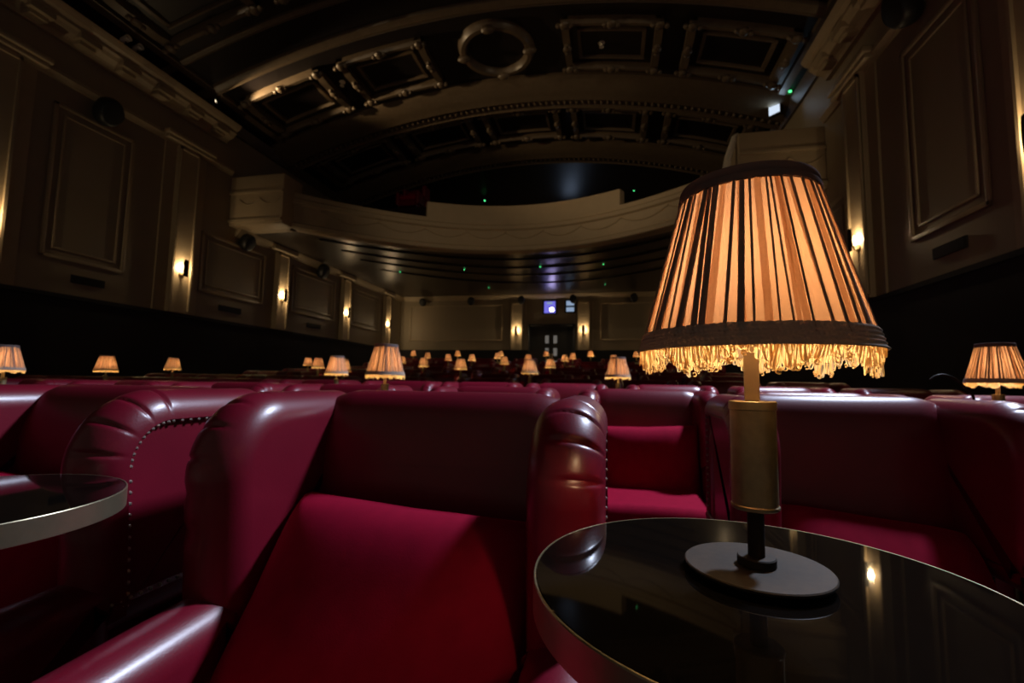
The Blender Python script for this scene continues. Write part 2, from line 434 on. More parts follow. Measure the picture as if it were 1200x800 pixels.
# square end blocks at the side walls
for x0, x1 in ((XL, -6.70), (2.12, XR)):
    mb.box(x0, x1, 8.3, 8.9, 4.19, 5.26, .02).box(x0, x1, 8.26, 8.32, 4.86, 4.92, .01).box(x0, x1, 8.26, 8.32, 4.25, 4.32, .01)
balc = struct(mb.build('balcony_front', BALC), 'curved cream balcony front with stepped top spanning the hall', 'balcony')
sw = MB()
for i in range(9):                                              # plaster swags on the balcony front
    xa = -6.3+i*.93; pts = []
    for k in range(9):
        t = k/8; X = xa+.93*t; z = 4.68-.16*(1-(2*t-1)**2); pts.append((X, by(X)-.004, z))
    sw.tube(pts, .014, 6)
    sw.ball((xa, by(xa), 4.68), .03, 8, 6)
for bx0 in (-7.75, 2.4):
    for k in range(2): sw.tube([(bx0+.5*k+.5*t/8, 8.29, 4.75-.13*(1-(2*t/8-1)**2)) for t in range(9)], .012, 6)
sw.build('swag_relief', BALC, balc)
mb = MB(); n = 60; A = []
for i in range(n+1):
    X = XL+(XR-XL)*i/n
    Y0 = 8.35 if X < -6.7 or X > 2.12 else by(X)+.03
    A.append([(X, Y0, 4.2), (X, YB, 4.2), (X, YB, 4.45), (X, Y0, 4.45)])
k = 4; vs = [p for r in A for p in r]; fs = []
for i in range(n):
    for j in range(k): q = (j+1) % k; fs.append((i*k+j, i*k+q, (i+1)*k+q, (i+1)*k+j))
fs += [(3, 2, 1, 0), tuple(n*k+j for j in range(k))]
soff = struct(MB().add(vs, fs).build('balcony_soffit', SOFFIT, smooth=False), 'dark glossy soffit under the balcony', 'ceiling')
rb = MB()
for off in (.7, 1.6, 2.5, 3.6):
    A = []
    for i in range(41):
        X = -6.6+8.6*i/40; Y = by(X)+off
        A.append([(X, Y, 4.21), (X, Y, 4.17), (X, Y+.06, 4.17), (X, Y+.06, 4.21)])
    A = [r for r in A if r[0][1] < YB-.4]
    rb.grid(A)
rb.build('soffit_rib', BLACK, soff, False)

# ------------------------------------------------------------------ back door and lit ports
d = MB().box(-2.97, -2.87, YB-.08, YB-.005, .84, 3.1, .01).box(-1.38, -1.28, YB-.08, YB-.005, .84, 3.1, .01).box(-2.97, -1.28, YB-.08, YB-.005, 3.0, 3.1, .01)
door = struct(d.build('door_1', BLACK), 'dark double door in the middle of the back wall', 'door')
for x0 in (-2.87, -2.12):
    lf = MB().box(x0+.004, x0+.741, YB-.045, YB-.005, .84, 3.0).build('door_leaf', BLACK, door, False)
    for (zz, h) in ((1.5, .28), (1.95, .28), (2.4, .28)):
        xx = x0+.741-.22 if x0 < -2.5 else x0+.07
        MB().box(xx, xx+.13, YB-.05, YB-.043, zz, zz+h).build('pane', PANE, lf, False)
    hx = x0+.70 if x0 < -2.5 else x0+.03
    MB().tube([(hx, YB-.06, 1.75), (hx, YB-.085, 1.78), (hx, YB-.085, 2.0), (hx, YB-.06, 2.03)], .012).build('handle', NAIL, lf)
def port(n, x0, x1, z0, z1, m, label, beam=None):
    fr = MB()
    for q in ((x0-.05, x0, z0-.05, z1+.05), (x1, x1+.05, z0-.05, z1+.05), (x0, x1, z0-.05, z0), (x0, x1, z1, z1+.05)): fr.box(q[0], q[1], YB-.05, YB-.004, q[2], q[3])
    w = struct(fr.build('window_%d' % n, BLACK, smooth=False), label, 'window')
    MB().box(x0, x1, YB-.02, YB-.006, z0, z1).build('pane', m, w, False)
    return w
w1 = port(1, -2.40, -1.99, 3.50, 3.93, BLUELIT, 'violet lit projection window above the back door')
MB().ball((-2.12, YB-.05, 3.62), .075, 12, 8, (1, .35, 1)).build('projector_lens', BLUEHOT, w1)
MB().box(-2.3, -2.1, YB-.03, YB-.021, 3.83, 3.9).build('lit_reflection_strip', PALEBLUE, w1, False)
w2 = port(2, -1.60, -1.31, 3.54, 3.93, PALEBLUE, 'pale blue lit projection window right of the violet one')
MB().box(-1.60, -1.31, YB-.035, YB-.021, 3.70, 3.76).build('mullion', BLACK, w2, False)
w3 = port(3, -1.75, -1.35, 6.45, 6.95, DIMBLUE, 'dim blue lit window high above the balcony')
L = bpy.data.lights.new('window_light', 'AREA'); L.shape = 'RECTANGLE'; L.size = .4; L.size_y = .5; L.energy = 1.3; L.color = (.55, .7, 1)
lo = bpy.data.objects.new('window_light', L); COL.objects.link(lo); lo.parent = w3; lo.location = (-1.55, YB-.06, 6.7); lo.rotation_euler = (-PI/2, 0, 0)

# ------------------------------------------------------------------ sconces
def sconce():
    t = thing('wall_sconce', '', 'wall light')
    # local: wall plane at y=0, fixture projects to -y
    MB().lathe([(.0, 0), (.045, 0), (.05, .012), (.03, .02), (0, .022)], 20, cap=False).build('backplate', OLDBRASS, t)
    t.children[0].rotation_euler = (PI/2, 0, 0); t.children[0].location = (0, 0, -.1)
    MB().tube([(0, -.005, -.1), (0, -.04, -.12), (0, -.06, -.1), (0, -.062, -.06)], .012, 10).build('arm', OLDBRASS, t)
    sh = MB(); rows = []
    for j in range(9):
        z = -.15+.32*j/8; w = .05+.012*math.sin(PI*j/8)
        rows.append([(w*math.sin(a), -.125+.03*(1-math.cos(a)), z) for a in [(-1.2+2.4*i/10) for i in range(11)]])
    sh.grid(rows); sh.grid([[(p[0]*.95, p[1]+.006, p[2]) for p in r] for r in rows])
    sh.build('shield', DARKMETAL, t)
    MB().lathe([(0, -.07), (.014, -.07), (.014, -.02), (.02, 0), (.021, .03), (.012, .07), (0, .095)], 12, c=(0, -.052, 0), cap=False).build('bulb', SBULB, t)
    L = bpy.data.lights.new('sconce_light', 'POINT'); L.energy = SCONCE_W; L.color = (1, .72, .40); L.shadow_soft_size = .03
    lo = bpy.data.objects.new('sconce_light', L); COL.objects.link(lo); lo.parent = t; lo.location = (0, -.052, .03)
    return t
SCONCE_W = 20.0
sc0 = sconce(); first = True
def put_sconce(loc, rz, label):
    global first
    o = sc0 if first else copy_tree(sc0); first = False
    o.location = loc; o.rotation_euler = (0, 0, rz); o['label'] = label; o['group'] = 'wall sconces around the hall'
for side, nm in ((-1, 'left'), (1, 'right')):
    for i, py in enumerate(PILY):
        X = XL+.11 if side < 0 else XR-.11
        put_sconce((X+.002*side, py, 2.98), PI/2 if side < 0 else -PI/2, 'lit brass wall sconce on the %s wall, %s from the camera' % (nm, ORD[i+1]))
for i, pxx in enumerate((-3.4, -.98)):
    put_sconce((pxx, YB-.078, 2.85), 0, 'lit brass wall sconce on the pilaster %s of the back door' % ('left', 'right')[i])

# ------------------------------------------------------------------ speakers, vents, small lights
def speaker(loc, rz, label, sc=1.0, tilt=.35):
    t = thing('wall_speaker', label, 'speaker', loc, rz, 'black speakers around the hall')
    out = [(.20*math.cos(a)*(1 if abs(math.cos(a)) < .8 else .97), .24*math.sin(a)) for a in [2*PI*i/28 for i in range(28)]]
    b = MB().plate(out, .26, .06, lambda l, a, c: (a*sc, -.22*sc+l*sc, c*sc)).build('cabinet', BLACK, t); b.rotation_euler = (tilt, 0, 0)
    g = MB().lathe([(0, -.02), (.15*sc, -.02), (.165*sc, -.01), (.17*sc, 0), (0, 0)], 24, cap=False).build('grille', GRILLE, b); g.rotation_euler = (PI/2, 0, 0); g.location = (0, -.355*sc+.01, 0)
    MB().box(-.04*sc, .04*sc, -.14*sc, 0, -.05*sc, .05*sc, .008).build('bracket', BLACK, t)
    return t
speaker((XL+.001, 5.62, 5.2), PI/2, 'black wall speaker over the left wall panel nearest the camera', .95)
speaker((XL+.002, 8.68, 4.0), PI/2, 'black speaker under the left end of the balcony', .8)
speaker((XL+.002, 11.45, 4.02), PI/2, 'black speaker between two left wall pilasters under the balcony', .85)
speaker((XR-.001, 5.8, 5.36), -PI/2, 'black wall speaker at the top edge of the right wall panel', .95)
for i, sx in enumerate((-7.0, -5.1, -3.2, -1.33, .75)):
    speaker((sx, YB-.15, 4.0), 0, 'black speaker on the back wall cornice, %s from the left' % ORD[i+1], .66)
def vent(side, y0, y1, z, label):
    X = XL if side < 0 else XR; S = -side
    xs = sorted((X, X+S*.02))
    t = MB().box(xs[0], xs[1], y0, y1, z-.06, z+.06).build('wall_vent', BLACK, smooth=False); tag(t, label, 'vent', 'dark vents on the side walls')
    for k in range(6):
        zz = z-.05+k*.02; xs2 = sorted((X+S*.018, X+S*.028))
        MB().box(xs2[0], xs2[1], y0+.01, y1-.01, zz, zz+.008).build('louvre', DADO, t, False)
vent(-1, 5.46, 5.94, 2.42, 'narrow dark vent below the left wall panel nearest the camera')
vent(-1, 8.2, 8.8, 2.42, 'narrow dark vent low on the left wall under the balcony end')
vent(-1, 11.1, 11.7, 2.42, 'narrow dark vent on the left wall between second and third lit sconces')
vent(1, 5.36, 5.86, 2.42, 'narrow dark vent below the right wall panel')

def led(P, label, r=.017):
    o = MB().lathe([(r*1.6, 0), (r*1.6, -.012), (r*1.1, -.02), (r*.9, -.02)], 14, cap=True).build('ceiling_indicator_light', BLACK); o.location = P
    tag(o, label, 'indicator light', 'green indicator lights')
    MB().ball((0, 0, -.022), r, 8, 6).build('lens', GREEN, o)
for i, (x, y) in enumerate(((-6.13, 12.71), (-4.14, 12.69), (-1.94, 12.71), (-.22, 12.68))):
    led((x, y, 4.207), 'green dot of light on the balcony soffit, %s from the left' % ORD[i+1])
led((-.21, 15.3, 4.205), 'green dot of light at the rear of the soffit, right of centre', .012)
led((-4.1, 15.3, 4.205), 'green dot of light at the rear of the soffit, left of centre', .012)
for (a, b, lab) in ((568, 234, 'green light above the left half of the balcony front'), (743, 222, 'green light above the right step of the balcony front')):
    P = on_y(a, b, 15.2); led((P.x, P.y, P.z), lab, .03)
    MB().tube([(P.x, P.y, P.z-.004), (P.x, P.y, vz(P.x)+.02)], .012, 6).build('drop_rod', BLACK, bpy.data.objects[[o.name for o in COL.objects if o.name.startswith('ceiling_indicator_light')][-1]]).matrix_parent_inverse = Matrix.Translation((-P.x, -P.y, -P.z))
# lit sign on the right wall above the balcony, with its green lamp
sg = thing('lit_sign', 'small white lit sign high on the right wall above the balcony', 'sign', (XR-.28, 9.62, 6.40), .75)
MB().tube([(.02, 0, 0), (.2, .2, .02)], .015, 8).build('arm', BLACK, sg)
MB().box(-.08, 0, -.13, .13, -.18, .18, .01).build('sign_box', BLACK, sg)
MB().box(-.088, -.079, -.105, .105, -.155, .155).build('lit_panel', SIGN, sg, False)
led((3.28, 9.25, vz(3.28)), 'green light above the white lit sign on the right', .03)
L = bpy.data.lights.new('sign_glow', 'AREA'); L.shape = 'RECTANGLE'; L.size = .30; L.size_y = .2; L.energy = 1.6; L.color = (.6, .82, 1)
lo = bpy.data.objects.new('sign_glow', L); COL.objects.link(lo); lo.parent = sg; lo.location = (-.095, 0, 0); lo.rotation_euler = (0, -PI/2, 0); lo.rotation_euler = (0, PI/2, 0)

def spot_fix(P, aim, label, m=BLACK, lit=True):
    t = thing('ceiling_spotlight', label, 'spotlight', P, 0, 'small spotlights on the cornices')
    dirv = (Vector(aim)-Vector(P)).normalized(); q = Vector((0, 0, -1)).rotation_difference(dirv).to_euler()
    h = MB().lathe([(.0, .09), (.035, .09), (.045, .07), (.05, -.05), (.053, -.06), (.046, -.06), (.042, -.03), (0, -.03)], 20, cap=False).build('housing', m, t); h.rotation_euler = q
    MB().tube([(0, 0, .0), (0, 0, -.125)], .012, 8).lathe([(.03, -.125), (.03, -.115)], 12).build('mount', BLACK, t)
    if lit: MB().lathe([(0, -.034), (.041, -.034), (.041, -.04), (0, -.042)], 16, cap=False).build('lens', SPOTLIT, h)
    return t, dirv, q
t, dv, q = spot_fix((XL+.36, 7.35, 6.36), (-2.3, 9.3, 7.45), 'small bright spotlight on the left cornice near the balcony')
L = bpy.data.lights.new('cornice_spot_light', 'SPOT'); L.energy = 330; L.color = (1, .70, .38); L.spot_size = 1.05; L.spot_blend = .7; L.shadow_soft_size = .04
lo = bpy.data.objects.new('cornice_spot_light', L); COL.objects.link(lo); lo.parent = t; lo.location = dv*.09; lo.rotation_euler = q
for i, yy in enumerate((5.85, 5.65)): spot_fix((XL+.37, yy, 6.36), (-4, yy, 7.2), ('left', 'right')[1-i]+' one of two tiny spotlights close together on left cornice', WHITE, False)
# cool house spotlight high on the right cornice (its beam falls across the middle seats)
t, dv, q = spot_fix((3.2, 4.4, 5.83), (-.1, 2.9, .9), 'cool white spotlight on the right cornice above the seats', BLACK, False)
L = bpy.data.lights.new('cool_spot_light', 'SPOT'); L.energy = 2300; L.color = (.66, .77, 1); L.spot_size = math.radians(54); L.spot_blend = .5; L.shadow_soft_size = .32
lo = bpy.data.objects.new('cool_spot_light', L); COL.objects.link(lo); lo.parent = t; lo.location = dv*.12; lo.rotation_euler = q
# added pair of warm fill spots out of view, brightening the balcony front
for sx, nm in ((XL+.36, 'left'), (XR-.36, 'right')):
    t, dv, q = spot_fix((sx, 1.2, 6.36), (-2.2, 11, 5.0), 'added warm fill spotlight, out of view on the %s cornice nearest the screen' % nm, BLACK, True)
    L = bpy.data.lights.new('balcony_fill_light', 'SPOT'); L.energy = 170; L.color = (1, .74, .45); L.spot_size = math.radians(40); L.spot_blend = .7; L.shadow_soft_size = .08
    lo = bpy.data.objects.new('balcony_fill_light', L); COL.objects.link(lo); lo.parent = t; lo.location = dv*.09; lo.rotation_euler = q
# small rosettes / sprinklers on the vault
for (a, b, lab) in ((401, 96, 'small pale ceiling sprinkler between the two left coffers'), (705, 50, 'small pale ceiling sprinkler by the right coffer'), (822, 203, 'small pale fitting above the right of the balcony')):
    v = ray(a, b); k = .032; A_ = k*v.x**2; B_ = -2*k*v.x*XC+v.z; C_ = k*XC*XC+CZ-7.5
    tt = (-B_+math.sqrt(max(0, B_*B_-4*A_*C_)))/(2*A_); P = Vector((0, 0, CZ))+v*tt
    if P.y > 16: P = on_y(a, b, 12.6); P.z = vz(P.x)-.2
    o = MB().lathe([(.03, .04), (.06, .02), (.065, 0), (.02, -.01), (.02, -.06), (.045, -.07), (.045, -.08)], 14).build('ceiling_sprinkler', WHITE, loc=(P.x, P.y, vz(P.x)-.01)); tag(o, lab, 'sprinkler')
# white curved bracket on the right end of the balcony
P0 = on_y(852, 195, 8.45); P1 = on_y(862, 158, 8.45)
pts = [(P0.x-.02, 8.45, P0.z-.25), (P0.x-.02, 8.45, P0.z-.05), (P0.x+.02, 8.45, P0.z+.15), (P0.x+.09, 8.45, P0.z+.36), (P1.x-.02, 8.45, P1.z-.05), (P1.x+.04, 8.45, P1.z)]
pts = [tuple(p) for p in pts]
o = MB().tube(pts, [.06, .06, .062, .06, .05, .035], 12).build('curved_bracket', WHITE); tag(o, 'white curved upright bracket at the right end of the balcony', 'bracket')

# ------------------------------------------------------------------ armchair
IH, OH, TW = .253, .377, .124
def rline(pts, seg=.03):
    out = []
    n = len(pts)
    for i in range(n):
        a, b = Vector(pts[i]), Vector(pts[(i+1) % n]); k = max(1, int((b-a).length/seg))
        for j in range(k): out.append(tuple(a+(b-a)*j/k))
    return out
def rpoly(corners, seg=.03):
    # rounded polygon (counter-clockwise); corners: (x, y, radius)
    pts = []; n = len(corners)
    for i in range(n):
        p = Vector(corners[i][:2]); r = corners[i][2]
        a = (Vector(corners[i-1][:2])-p).normalized(); b = (Vector(corners[(i+1) % n][:2])-p).normalized()
        if r <= 0: pts.append(tuple(p)); continue
        ang = a.angle(b); dist = r/math.tan(ang/2); cen = p+(a+b).normalized()*(r/math.sin(ang/2))
        s = p+a*dist; e = p+b*dist; a0 = math.atan2(*(s-cen).yx); a1 = math.atan2(*(e-cen).yx)
        da = (a1-a0+PI) % (2*PI)-PI; k = max(4, int(abs(da)*r/(.0042 if r > .1 else .012)))
        for j in range(k+1): pts.append(tuple(cen+Vector((math.cos(a0+da*j/k), math.sin(a0+da*j/k)))*r))
    return rline(pts, seg)
def make_chair():
    t = thing('armchair', '', 'armchair', (0, 0, 0), 0)
    # base (under the seat)
    b = MB().plate(rpoly([(-IH-.06, .10, .02), (IH+.06, .10, .02), (IH+.06, .30, .02), (-IH-.06, .30, .02)]), .66, .02, lambda l, a, c: (a, -.06+l, c), 6)
    b.build('base', LEATHER, t)
    # backrest: soft slab with rolled top
    ol = rpoly([(-IH-.118, .0, .16), (IH+.118, .0, .16), (IH+.118, .928, .165), (-IH-.118, .928, .165)])
    def fb(l, a, c):
        lean = (c-.3)*.10
        return (a, .335+l+lean*.6-.012*math.cos(a/IH*1.2)*(1 if l < 0 else 0), c)
    MB().plate(ol, .17, .155, fb, 18).build('backrest', LEATHER, t)
    wing_o = rpoly([(.02, .46, .03), (.46, .46, .03), (.46, .925, .06), (-.01, .925, .15)], .02)
    ncorner = [i for i, p in enumerate(wing_o) if p[0] < .19 and p[1] > .70]
    def pleat(i, ph):
        p = wing_o[i]
        if p[0] > .24 or p[1] < .66: return 0
        # creases fan out around the shoulder on the outer face
        ang = math.atan2(p[1]-.77, .155-p[0]); s = (ang+.35)/(PI/2+.45)*5.0
        fr = s-math.floor(s); g = math.exp(-((fr-.5)/.075)**2)
        fade = max(0, min(1, (ph+.55)/.8)) if ph < .9 else max(0, 1-(ph-.9)/.55)
        return .006*g*fade - .004*fade*(1-abs(2*fr-1))*.0
    arm_o = rpoly([(-.43, .14, .03), (.08, .14, .03), (.08, .575, .03), (-.43, .555, .085)], .025)
    for sx in (-1, 1):
        xc = sx*(IH+TW/2)
        w = MB().plate(wing_o, TW, .062, lambda l, a, c: (xc+sx*l, a, c), 18, pleat, inset_out=.012)
        w.build('wing', LEATHER, t)
        nl = MB(); on = True; acc = 0
        n = len(wing_o)
        for i in range(n):
            p, q = Vector(wing_o[i-1]), Vector(wing_o[(i+1) % n]); dd = (q-p).normalized(); nr = Vector((dd.y, -dd.x))
            a = Vector(wing_o[i])-nr*.066
            if a.y < .50 or a.x > .40: continue
            acc += (Vector(wing_o[i])-p).length
            if acc >= .017: nl.ball((xc+sx*(TW/2-.004), a.x, a.y), .0042, 6, 4); acc = 0
        o = nl.build('nailhead_trim', NAIL, t); o['fine'] = 1
        a_ = MB().plate(arm_o, TW, .06, lambda l, a, c: (xc+sx*l, a, c), 12)
        a_.build('arm', LEATHER, t)
    # velvet seat cushion
    so = rpoly([(-IH+.004, -.40, .05), (IH-.004, -.40, .05), (IH-.004, .27, .03), (-IH+.004, .27, .03)])
    def fs_(l, a, c): return (a, c, .365+l+.022*(1-(a/IH)**2)*(1-((c+.06)/.36)**2)*(1 if l > 0 else 0))
    MB().plate(so, .13, .045, lambda l, a, c: fs_(-l, a, c), 8).build('seat_cushion', VELVET, t)
    # loose velvet back cushion
    pil = MB(); N = 30; W, H, T = .51, .37, .19
    for sgn in (1, -1):
        rows = []
        for j in range(N+1):
            v = -1+2*j/N; r = []
            for i in range(N+1):
                u = -1+2*i/N
                hh = (max(0, (1-abs(u)**4))*max(0, (1-abs(v)**4)))**.55
                X = W/2*u*(1-.045*(1-u*u)*0-.03*(1-abs(v))*abs(u)); Z = H/2*v*(1-.03*(1-abs(u))*abs(v))
                wr = 0
                r.append((X, -sgn*(T/2*hh+wr), Z))
            rows.append(r)
        pil.grid(rows)
    bm_ = pil.build('back_cushion', VELVET, t)
    me = bm_.data; bm = bmesh.new(); bm.from_mesh(me); bmesh.ops.remove_doubles(bm, verts=bm.verts, dist=.0005); bmesh.ops.recalc_face_normals(bm, faces=bm.faces); bm.to_mesh(me); bm.free(); me.shade_smooth()
    bm_.location = (0, .175, .565); bm_.rotation_euler = (-.22, 0, 0)
    for sx in (-1, 1):
        for y in (-.34, .34):
            o = MB().lathe([(.016, 0), (.022, .05), (.026, .11)], 12, c=(sx*.28, y, 0)).build('leg', WOOD, t)
    return t
chair0 = make_chair(); chair_used = False
CH_GROUP = 'red leather wing armchairs in rows'
def put_chair(x, y, z, label, rz=0, fine=True):
    global chair_used
    if not chair_used: o = chair0; chair_used = True
    else: o = copy_tree(chair0, None, () if fine else ('fine',))
    o.location = (x, y, z); o.rotation_euler = (0, 0, rz); o['label'] = label; o['group'] = CH_GROUP
    return o
def cushion(o): return [c for c in o.children if c.name.startswith('back_cushion')][0]

# ------------------------------------------------------------------ table
TR, TZ = .20, .778
def make_table():
    t = thing('cocktail_table', '', 'table')
    g = MB().lathe([(0, TZ-.01), (TR-.0025, TZ-.01), (TR-.0025, TZ-.0006), (TR-.0035, TZ), (0, TZ)], 128, cap=False); g.build('tabletop', GLASS, t, sharp=12)
    MB().lathe([(TR-.02, TZ-.03), (TR-.001, TZ-.03), (TR, TZ-.029), (TR, TZ-.001), (TR-.0008, TZ), (TR-.0022, TZ), (TR-.0022, TZ-.008), (TR-.02, TZ-.012)], 128, cap=False).build('brass_rim', BRASS, t, sharp=20)
    return t
def finish_table(t, dx):
    MB().lathe([(.05, TZ-.03), (.05, TZ-.02), (.09, TZ-.0102), (.0, TZ-.0102)], 32, c=(dx, 0, 0)).build('mount_plate', BLACK, t)
    MB().lathe([(.019, .015), (.019, TZ-.02)], 24, c=(dx, 0, 0)).build('post', OLDBRASS, t)
    MB().lathe([(0, 0), (.042, 0), (.042, .012), (.038, .018), (.02, .022)], 32, c=(dx, 0, 0)).build('foot', OLDBRASS, t)
# near tables have their post off centre, standing in the gap between two chairs
tab_near = make_table(); finish_table(tab_near, -.073); tab_near.location = (.127, .472, 0)
tag(tab_near, 'round black glass table with thin brass rim carrying the large lamp', 'table', 'round cocktail tables')
tab_left = make_table(); finish_table(tab_left, .053); tab_left.location = (-.888, .475, 0)
tag(tab_left, 'round black table with wide brass rim at the left edge', 'table', 'round cocktail tables')

# ------------------------------------------------------------------ table lamp
RB, RT = .0985, .058       # shade radius and height above the table top
LAMP_W = 3.0
def make_lamp():
    t = thing('table_lamp', '', 'lamp')
    MB().lathe([(0, .0), (.045, 0), (.045, .006), (.0615, .006), (.0625, .0068), (.0625, .0085), (.0615, .0095), (0, .0095)], 72, cap=False).build('base', DARKMETAL, t, sharp=20)
    MB().lathe([(.0, .0095), (.0155, .0095), (.0165, .0105), (.0165, .0165), (.0155, .0175), (.0, .0175)], 40, cap=False).build('collar', DARKMETAL, t, sharp=20)
    MB().lathe([(.0072, .0175), (.0072, .062)], 24).build('post', DARKMETAL, t, sharp=30)
    MB().lathe([(0, .060), (.0195, .060), (.0208, .0612), (.0208, .0635), (.0198, .0645), (.0198, .1505), (.0207, .1512), (.0207, .1582), (.0200, .1590), (.0, .1590)], 48, cap=False).build('body', OLDBRASS, t, sharp=20)
    MB().box(-.0066, .0066, -.0066, .0066, .159, .232, .0012).build('stem', STEM, t)
    # shade
    n = 288; m = 12; rnd = random.Random(11)
    ph = [rnd.uniform(0, 6.28) for _ in range(6)]
    def rad(a, v, off=0):
        r = RB+(RT-RB)*v
        return r+off+.0007*(1-.3*v)*(math.sin(23*a+ph[0])+.7*math.sin(41*a+ph[1]))
    z0, z1 = .252, .3505
    ZS = lambda v: .2565+(.3465-.2565)*v
    LEN = .3515-.2505
    def P(a, v, off=0):
        r = rad(a, v, off); return (r*math.cos(a), r*math.sin(a), .2125+.1505*v)
    sh = MB().grid([[P(2*PI*i/n, -.05+1.05*j/m) for i in range(n)] for j in range(m+1)], True)
    shade = sh.build('lamp_shade', SHADE, t)
    # folded pleats: tapered doubled strips of cloth
    pl = MB(); NPL = 46; a = 0; k = 0
    while k < NPL:
        a0 = 2*PI*(k+rnd.uniform(-.32, .32))/NPL
        wb = rnd.choice((.0014, .002, .003, .0042, .0055, .0062)); wt = wb*rnd.uniform(.5, .75)+.0008; sk = rnd.uniform(-.05, .05)
        rows = []
        for j in range(9):
            v = j/8; w = wb+(wt-wb)*v; r = RB+(RT-RB)*v; da = w/r/2; ac = a0+sk*v
            rows.append([P(ac-da, v, .0006), P(ac-da, v, .0016), P(ac-da*.3, v, .0021), P(ac+da*.7, v, .0020), P(ac+da, v, .0014), P(ac+da, v, .0006)])
        pl.grid(rows, True)
        k += 1
    pl.build('pleats', PLEAT, shade)
    # soft single folds: a second layer of the same cloth here and there
    fl = MB()
    for k in range(34):
        a0 = 2*PI*(k+rnd.uniform(-.45, .45))/34; wb = rnd.uniform(.0025, .009); wt = wb*rnd.uniform(.3, .9); sk = rnd.uniform(-.08, .08); rows = []
        for j in range(9):
            v = j/8; w = wb+(wt-wb)*v; r = RB+(RT-RB)*v; da = w/r/2; ac = a0+sk*v
            rows.append([P(ac-da, v, .0003), P(ac-da*.3, v, .0007), P(ac+da*.4, v, .0007), P(ac+da, v, .0003)])
        fl.grid(rows)
    fl.build('soft_fold', FOLD, shade)
    # top band
    def band(v0, v1, prof, name, m_, nn=144):
        rr = []
        for dv, off in prof:
            v = v0+(v1-v0)*dv; rr.append([(( RB+(RT-RB)*v+off)*math.cos(2*PI*i/nn), (RB+(RT-RB)*v+off)*math.sin(2*PI*i/nn), .2125+.1505*v) for i in range(nn)])
        return MB().grid(rr, True).build(name, m_, shade)
    band(.925, 1.03, [(0, .0008), (.03, .0028), (.3, .0036), (.45, .003), (.5, .0036), (.8, .004), (.97, .0032), (1, .001), (.97, -.001), (0, -.001)], 'top_band', BAND)
    # woven braid
    nn = 640; mm = 18; rows = []
    zt_, zb_ = .2225, .2045
    for j in range(mm+1):
        u = j/mm; row = []
        for i in range(nn):
            a = 2*PI*i/nn; rowi = u*5; q = int(min(4, rowi)); fr = rowi-q
            dirn = 1 if q % 2 == 0 else -1
            wv = abs(math.sin(80*a+dirn*fr*1.4+q*.8))*.0017*math.sin(PI*min(1, max(0, fr)))
            z = zt_+(zb_-zt_)*u
            if j == 0: z += .0007*abs(math.sin(45*a))
            v = (z-.2125)/.1505
            r = RB+(RT-RB)*v+.0022+wv+(.0012 if u > .9 else 0)
            row.append((r*math.cos(a), r*math.sin(a), z))
        rows.append(row)
    inner = [[(.994*p[0], .994*p[1], p[2]) for p in rows[-1]]]
    MB().grid(rows+inner, True).build('braid_trim', BRAID, shade)
    # bullion fringe: hanging twisted loops of uneven length
    fg = MB(); NF = 330
    for i in range(NF):
        a0 = 2*PI*(i+rnd.uniform(-.3, .3))/NF
        L = .0135+.006*math.sin(9*a0+.6)+.0035*math.sin(17*a0)+rnd.uniform(-.004, .003)
        wd = rnd.uniform(.0028, .0048); sway = rnd.uniform(-.004, .004); out = rnd.uniform(-.004, .0012)
        rbase = RB+.0036-(.0012 if i % 2 else 0)
        pts = []
        for k2 in range(11):
            tt = k2/10; th = tt*PI; side = -math.cos(th); down = math.sin(th)**.55
            s = side*wd/2*(.55+.9*down)+sway*down
            r = rbase+out*down; a = a0+s/rbase
            pts.append((r*math.cos(a), r*math.sin(a), .2055-L*down))
        rb_ = []
        for (x_, y_, z_) in pts:                                   # each loop is a flat yarn, slightly folded along its middle
            q_ = math.hypot(x_, y_); tx, ty = -y_/q_, x_/q_; nx2, ny2 = x_/q_, y_/q_; h_ = .00085
            rb_.append([(x_-tx*h_, y_-ty*h_, z_), (x_+nx2*.0005, y_+ny2*.0005, z_), (x_+tx*h_, y_+ty*h_, z_)])
        fg.grid(rb_)
    for i in range(90):                                            # curled ends
        a0 = rnd.uniform(0, 2*PI); L = .0135+.0055*math.sin(9*a0+.6)+.003*math.sin(17*a0); r0 = RB+rnd.uniform(-.003, .002); rr_ = rnd.uniform(.0014, .0024)
        pts = []
        for k2 in range(8):
            th = 2*PI*k2/7*.85+rnd.uniform(0, .2); pts.append(((r0)*math.cos(a0+rr_*math.cos(th)/r0), r0*math.sin(a0+rr_*math.cos(th)/r0), .2055-L-.001+rr_*math.sin(th)))
        fg.tube(pts, .0007, 4, False)
    fo = fg.build('fringe', FRINGE, shade, recalc=False)
    MB().lathe([(.012, .232), (.012, .246), (.010, .248), (0, .248)], 20, cap=False).build('bulb_holder', STEM, t)
    bl = MB().lathe([(.008, .247), (.013, .254), (.019, .266), (.02, .276), (.016, .288), (.008, .295), (0, .297)], 20, cap=False).build('bulb', BULB, t)
    L = bpy.data.lights.new('lamp_light', 'POINT'); L.energy = LAMP_W; L.color = (1, .68, .36); L.shadow_soft_size = .016
    lo = bpy.data.objects.new('lamp_light', L); COL.objects.link(lo); lo.parent = t; lo.location = (0, 0, .266)
    return t
lamp0 = make_lamp()
lamp0.location = (.130, .487, TZ); lamp0.rotation_euler = (0, 0, -.26)
tag(lamp0, 'large fringed pleated table lamp on the black glass table in front', 'lamp', 'fringed table lamps')

